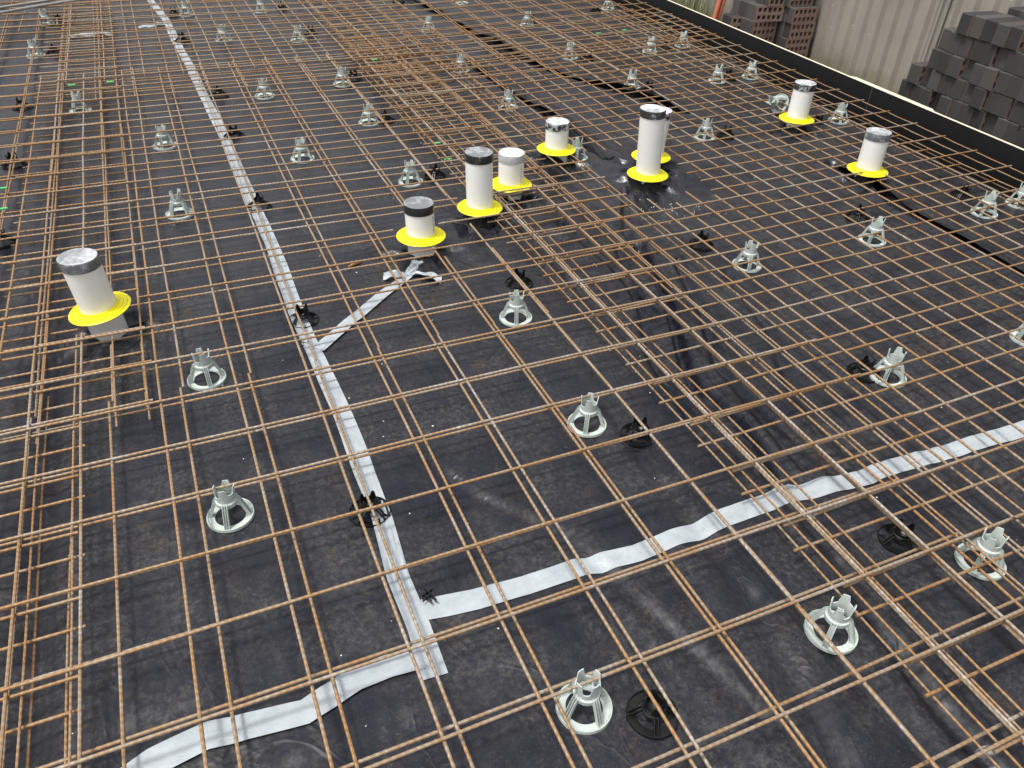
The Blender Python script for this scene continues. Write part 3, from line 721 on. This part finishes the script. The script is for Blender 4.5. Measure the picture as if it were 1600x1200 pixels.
# ---------------------------------------------------------------- small things on the membrane and the bars
m = MB(); x, y = CLIP
for dy in (-.005, .006): m.box((x, y+dy, .008), (.032, .0022, .010), rz=.35)
for dx in (-.005, .006): m.box((x+dx, y, .0075), (.0022, .046, .009), rz=.35)
m.box((x, y, .004), (.015, .015, .004), rz=.35)
tag(m.build('plastic_clip', M['blackchair'], smooth=False), 'small black hash shaped plastic clip lying beside the tape corner', 'clip')
(a, b2), (c_, d_) = FLAKE
m = MB().tube([(a, b2, .010), ((a+c_)/2, (b2+d_)/2+.004, .0095), (c_, d_, .009)], [.004, .0062, .005], 8)
tag(m.build('steel_offcut', M['wood']), 'short rusty steel offcut lying left of the short black capped pipe', 'offcut')
for i, (x, y) in enumerate(TIES):
    z = .05 if i in (0, 2, 4) else .084
    m = MB(); ring = [(x+.009*math.cos(t), y+.007*math.sin(t)*.4, z+.009*math.sin(t)) for t in np.linspace(0, 6.0, 12)]
    m.tube(ring, .0012, 6); m.tube([(x, y, z+.008), (x+.008, y-.012, z+.014), (x+.018, y-.014, z+.009)], .0011, 6)
    tag(m.build('tie_wire', M['tie']), ['black tie wire where two bars end at the lower right edge', 'black tie wire round a doubled bar above the right edge chair', 'black tie wire at the foot of the diagonal tape', 'black tie wire left below the leaning pipe', 'lower black tie wire left below the leaning pipe'][i], 'tie wire', 'tie wires on the mesh')
GL = ['upper green paint mark on a bar at the left edge', 'lower green paint mark on a bar at the left edge', 'green paint mark under the left corner of the far sheet', 'green paint mark on the edge bar of the far sheet beside its second long bar', 'green paint mark among the dense bars near the top', 'green paint mark left of the tallest capped black pipe', 'green paint mark just above the tall black capped pipe', 'bright green paint mark near the far form board', 'green paint mark left of the brightest one near the form board', 'small green paint mark on a lapped bar above the pipes']
for i, (x, y) in enumerate(GREEN):
    if i == 9: continue
    z = .0878 if i not in (5, 6) else .0478
    if i in (5, 6): yy = y
    L = .018
    m = MB().tube([(x-L, y, z), (x+L, y, z)], .0047, 8)
    tag(m.build('paint_mark', M['green']), GL[i], 'paint mark', 'green paint marks on the bars')
rnd = random.Random(3)
for i in range(1):
    m = MB()
    for (x, y) in SPECK+[(2.18+rnd.gauss(0, .10), 2.17+rnd.gauss(0, .05)) for _ in range(60)]+[(rnd.uniform(-.4, 2.6), rnd.uniform(.1, 3.4)) for _ in range(70)]:
        s_ = rnd.uniform(.001, .0032); z = float(hz(x, y)); n = 5; vs = [(x+s_*rnd.uniform(.6, 1.4)*math.cos(q*1.257), y+s_*rnd.uniform(.6, 1.3)*math.sin(q*1.257), z+.0005) for q in range(n)]
        vs.append((x, y, z+s_*.9)); m.add(vs, [(q, (q+1) % n, n) for q in range(n)])
    tag(m.build('debris_specks', M['white'], smooth=False), 'white crumbs of mortar and plastic scattered on the membrane', 'debris', kind='stuff')
CL = ['upper grey conduit lying on the mesh in the top left corner', 'lower grey conduit lying on the mesh in the top left corner']
for i, pl in enumerate(CONDUIT):
    m = MB().tube([(x, y, .108) for x, y in pl], .0095, 12); tag(m.build('grey_conduit', M['conduit']), CL[i], 'conduit', 'grey conduits')

# ---------------------------------------------------------------- bricks
def make_brick():
    # 0.23 x 0.076 x 0.11 on edge; cored bed faces on +-y, cores as recesses
    X, Y, Z = .115, .038, .055; m = MB()
    m.box((0, 0, 0), (.23, .0755, .11), m=0)
    # replace the -y and +y faces with a grid that has ten holes
    m.f = [q for q in m.f if q not in ((0,1,5,4), (2,3,7,6))]; m.mi = m.mi[:len(m.f)]
    Yh = .0755/2
    xs = [-X]; cw = .027
    for i in range(5):
        c_ = -.082+i*.041; xs += [c_-cw/2, c_+cw/2]
    xs.append(X); zs = [-Z, -.042, -.011, .011, .042, Z]
    for sgn in (-1, 1):
        for i in range(len(xs)-1):
            for j in range(len(zs)-1):
                hole = i % 2 == 1 and j in (1, 3)
                q = [(xs[i], zs[j]), (xs[i+1], zs[j]), (xs[i+1], zs[j+1]), (xs[i], zs[j+1])]
                y = sgn*Yh
                if not hole:
                    vs = [(a, y, b2) for a, b2 in q]; m.add(vs, [(0,1,2,3) if sgn < 0 else (3,2,1,0)], 1)
                elif sgn < 0:
                    vs = [(a, -Yh, b2) for a, b2 in q]+[(a, Yh, b2) for a, b2 in q]
                    m.add(vs, [(0,4,5,1),(1,5,6,2),(2,6,7,3),(3,7,4,0)], 1)
    return m
bm_ = make_brick(); first = [None]
def brick(x, y, z, rz, label, group, rx=0):
    if first[0] is None:
        o = bm_.build('brick', [M['brick'], M['brickbed']], smooth=False)
        b3_ = o.modifiers.new('bevel', 'BEVEL'); b3_.width = .004; b3_.segments = 1; b3_.limit_method = 'ANGLE'; b3_.angle_limit = math.radians(60)
        first[0] = o
    else: o = first[0].copy(); COL.objects.link(o)
    o.location = (x, y, z); o.rotation_euler = (rx, 0, rz); tag(o, label, 'brick', group); return o
ORD = ['first', 'second', 'third', 'fourth', 'fifth', 'sixth', 'seventh', 'eighth', 'ninth', 'tenth', 'eleventh', 'twelfth', 'thirteenth', 'fourteenth', 'fifteenth', 'sixteenth', 'seventeenth', 'eighteenth', 'nineteenth', 'twentieth']
rnd = random.Random(11); ANG = -.0427
starts = [3.12, 3.115, 3.13, 3.09, 2.985, 2.975, 2.855]     # left (far) end of each row, bottom to top
for r_ in range(7):
    y = starts[r_]; i = 0; z = GZ+.055+r_*.1105+.002
    x_row = 4.42
    while y > 1.55:
        jut = rnd.choice([0, .003, -.003, .006, -.008, .010, .028, -.014]) if r_ < 6 else rnd.choice([0, .01, -.01])
        yy = y-.038; xx = x_row+.0427*yy+.115+jut-.10
        gap = rnd.choice([.002, .003, .005, .011])
        brick(xx, yy, z, ANG+rnd.uniform(-.045, .045), 'charcoal brick of the big stack, %s row up, %s from its left end' % (ORD[r_], ORD[min(i, 19)]), 'bricks of the big stack behind the form board')
        y -= .0765+gap; i += 1
        if r_ == 6 and i == 5: y -= .03
for j in range(7):
    y = 2.74-j*.085; brick(4.42+.0427*y+.115+.15, y, GZ+.055+6*.1105+.03+.002, ANG+rnd.uniform(-.1, .1), 'brick laid behind the top row of the big stack, %s from the left' % ORD[j], 'bricks of the big stack behind the form board')
for r_ in range(6):
    for j in range(8):
        y = 2.80-j*.11; brick(4.42+.0427*y+.115+.15, y, GZ+.055+r_*.1105+.002, ANG, 'rear brick of the big stack, %s row up, %s from the left' % (ORD[r_], ORD[j]), 'bricks of the big stack behind the form board')
def pileA():
    g = 'bricks of the small stack beside the fence'
    zo = lambda r_: GZ+.018+.055+r_*.1075+.002
    for r_ in range(7):
        off = [.0, .0, .0, .0, .05, .03, .06][r_]
        for j in range(5):
            brick(4.812+[.0, -.006, .006, .0, -.02, -.01, 0][r_]+rnd.uniform(-.004, .004), 4.54+off+j*.079, zo(r_), rnd.uniform(-.01, .01)-.02, 'brick of the small stack, %s row up, %s back from its cored end' % (ORD[r_], ORD[j]), g)
    spec = [(4.585, 4.665, 3, -.20), (4.60, 4.745, 3, -.05), (4.59, 4.825, 3, 0), (4.58, 4.905, 3, 0), (4.66, 4.65, 4, -.12), (4.65, 4.73, 4, 0), (4.57, 4.68, 2, 0), (4.57, 4.76, 2, 0),
            (4.57, 4.68, 1, 0), (4.57, 4.76, 1, 0), (4.57, 4.68, 0, 0), (4.57, 4.76, 0, 0), (4.50, 4.83, 2, -.22), (4.50, 4.82, 1, -.1), (4.50, 4.82, 0, -.05), (4.51, 4.91, 2, 0), (4.51, 4.91, 1, 0), (4.51, 4.91, 0, 0), (4.66, 4.68, 5, .05), (4.66, 4.76, 5, 0)]
    used = {}
    for (x, y, r_, a) in spec:
        used[r_] = used.get(r_, 0)+1
        brick(x, y, zo(r_), a, 'brick on the stepped left of the small stack, %s row up, %s there' % (ORD[r_], ORD[used[r_]-1]), g)
pileA()

# ---------------------------------------------------------------- fence
FX = lambda y: 4.78+.0427*y
def fence(ya, yb, label):
    t = empty('steel_fence_panel', (FX(ya), ya, GZ)); tag(t, label, 'fence panel', 'sheet steel fence panels')
    m = MB(); pitch = .135; prof = []; y = ya+.03
    while y < yb-.03:
        for dy, dx in ((0, 0), (.045, 0), (.065, .028), (.105, .028), (.125, 0)): prof.append((y+dy, dx))
        y += pitch
    vs = []
    for z in (0.02, 1.9):
        for (yy, dx) in prof: vs.append((FX(yy)+dx-FX(ya), yy-ya, z))
    n = len(prof); N = len(vs)
    f = [(i, i+1, n+i+1, n+i) for i in range(n-1)]
    m.add(vs+[(a+.0012, b2, c2) for a, b2, c2 in vs], f+[tuple(N+q for q in g[::-1]) for g in f]); m.build('ribbed_sheet', M['fence'], t, smooth=False)
    for yy in (ya, yb-.001):
        m = MB(); dx = FX(yy)-FX(ya)
        m.box((dx-.005, yy-ya+.02, .96), (.045, .038, 1.94), rz=-.0427); m.box((dx-.018, yy-ya+.02, .96), (.012, .062, 1.94), rz=-.0427)
        m.build('fence_post', M['fence'], t, smooth=False, bevel=.003)
    m = MB()
    for z in (.03, 1.9): m.box((FX((ya+yb)/2)-FX(ya), (yb-ya)/2, z), (.05, yb-ya-.05, .045), rz=-.0427)
    m.build('fence_rail', M['fence'], t, smooth=False)
ys_ = [-1.4, 1.0, 3.36, 5.52, 7.9, 10.3, 12.7]
FL = ['ribbed beige fence panel far right of the frame', 'ribbed beige fence panel behind the large brick stack', 'ribbed beige fence panel between the two brick stacks', 'ribbed beige fence panel behind the grass and orange conduit', 'ribbed beige fence panel beyond the grass', 'farthest ribbed beige fence panel']
for i in range(6): fence(ys_[i], ys_[i+1], FL[i])

# ---------------------------------------------------------------- orange conduits, grass
OL = ['left orange conduit rising from the ground by the fence', 'right orange conduit rising from the ground by the fence']
for i in range(2):
    m = MB().tube([(4.60+i*.05, 5.33+i*.02, GZ-.05), (4.63+i*.05, 5.37+i*.02, -.05), (4.74+i*.05, 5.45, .25), (4.84+i*.03, 5.55, .7)], .02, 12)
    tag(m.build('orange_conduit', M['orange']), OL[i], 'conduit', 'orange conduits')
def tuft(cx, cy, n, h, sp, label, seed):
    rnd = random.Random(seed); m = MB()
    for _ in range(n):
        x = cx+rnd.gauss(0, sp); y = cy+rnd.gauss(0, sp*1.5); a = rnd.random()*6.28; hh = h*rnd.uniform(.4, 1.1); w_ = rnd.uniform(.002, .005); ln = rnd.uniform(.05, .5)*hh
        vs = []
        for k_ in range(5):
            s_ = k_/4; px = x+math.cos(a)*ln*s_*s_; py = y+math.sin(a)*ln*s_*s_; z = GZ-.01+hh*s_*(1-.15*s_); ww = w_*(1-s_*.9)
            vs += [(px-math.sin(a)*ww, py+math.cos(a)*ww, z), (px+math.sin(a)*ww, py-math.cos(a)*ww, z)]
        m.add(vs, [(2*k_, 2*k_+1, 2*k_+3, 2*k_+2) for k_ in range(4)])
    tag(m.build('grass', M['grass']), label, 'grass', kind='stuff')
tuft(4.78, 5.95, 420, .42, .13, 'tall green grass between the form board and the fence', 1)
tuft(4.80, 6.9, 400, .42, .16, 'tall grass farther along the fence', 4)
tuft(4.87, 4.25, 90, .09, .04, 'low weeds at the foot of the fence beside the small brick stack', 2)
tuft(4.84, 3.55, 110, .10, .05, 'low weeds at the foot of the fence beside the large brick stack', 3)
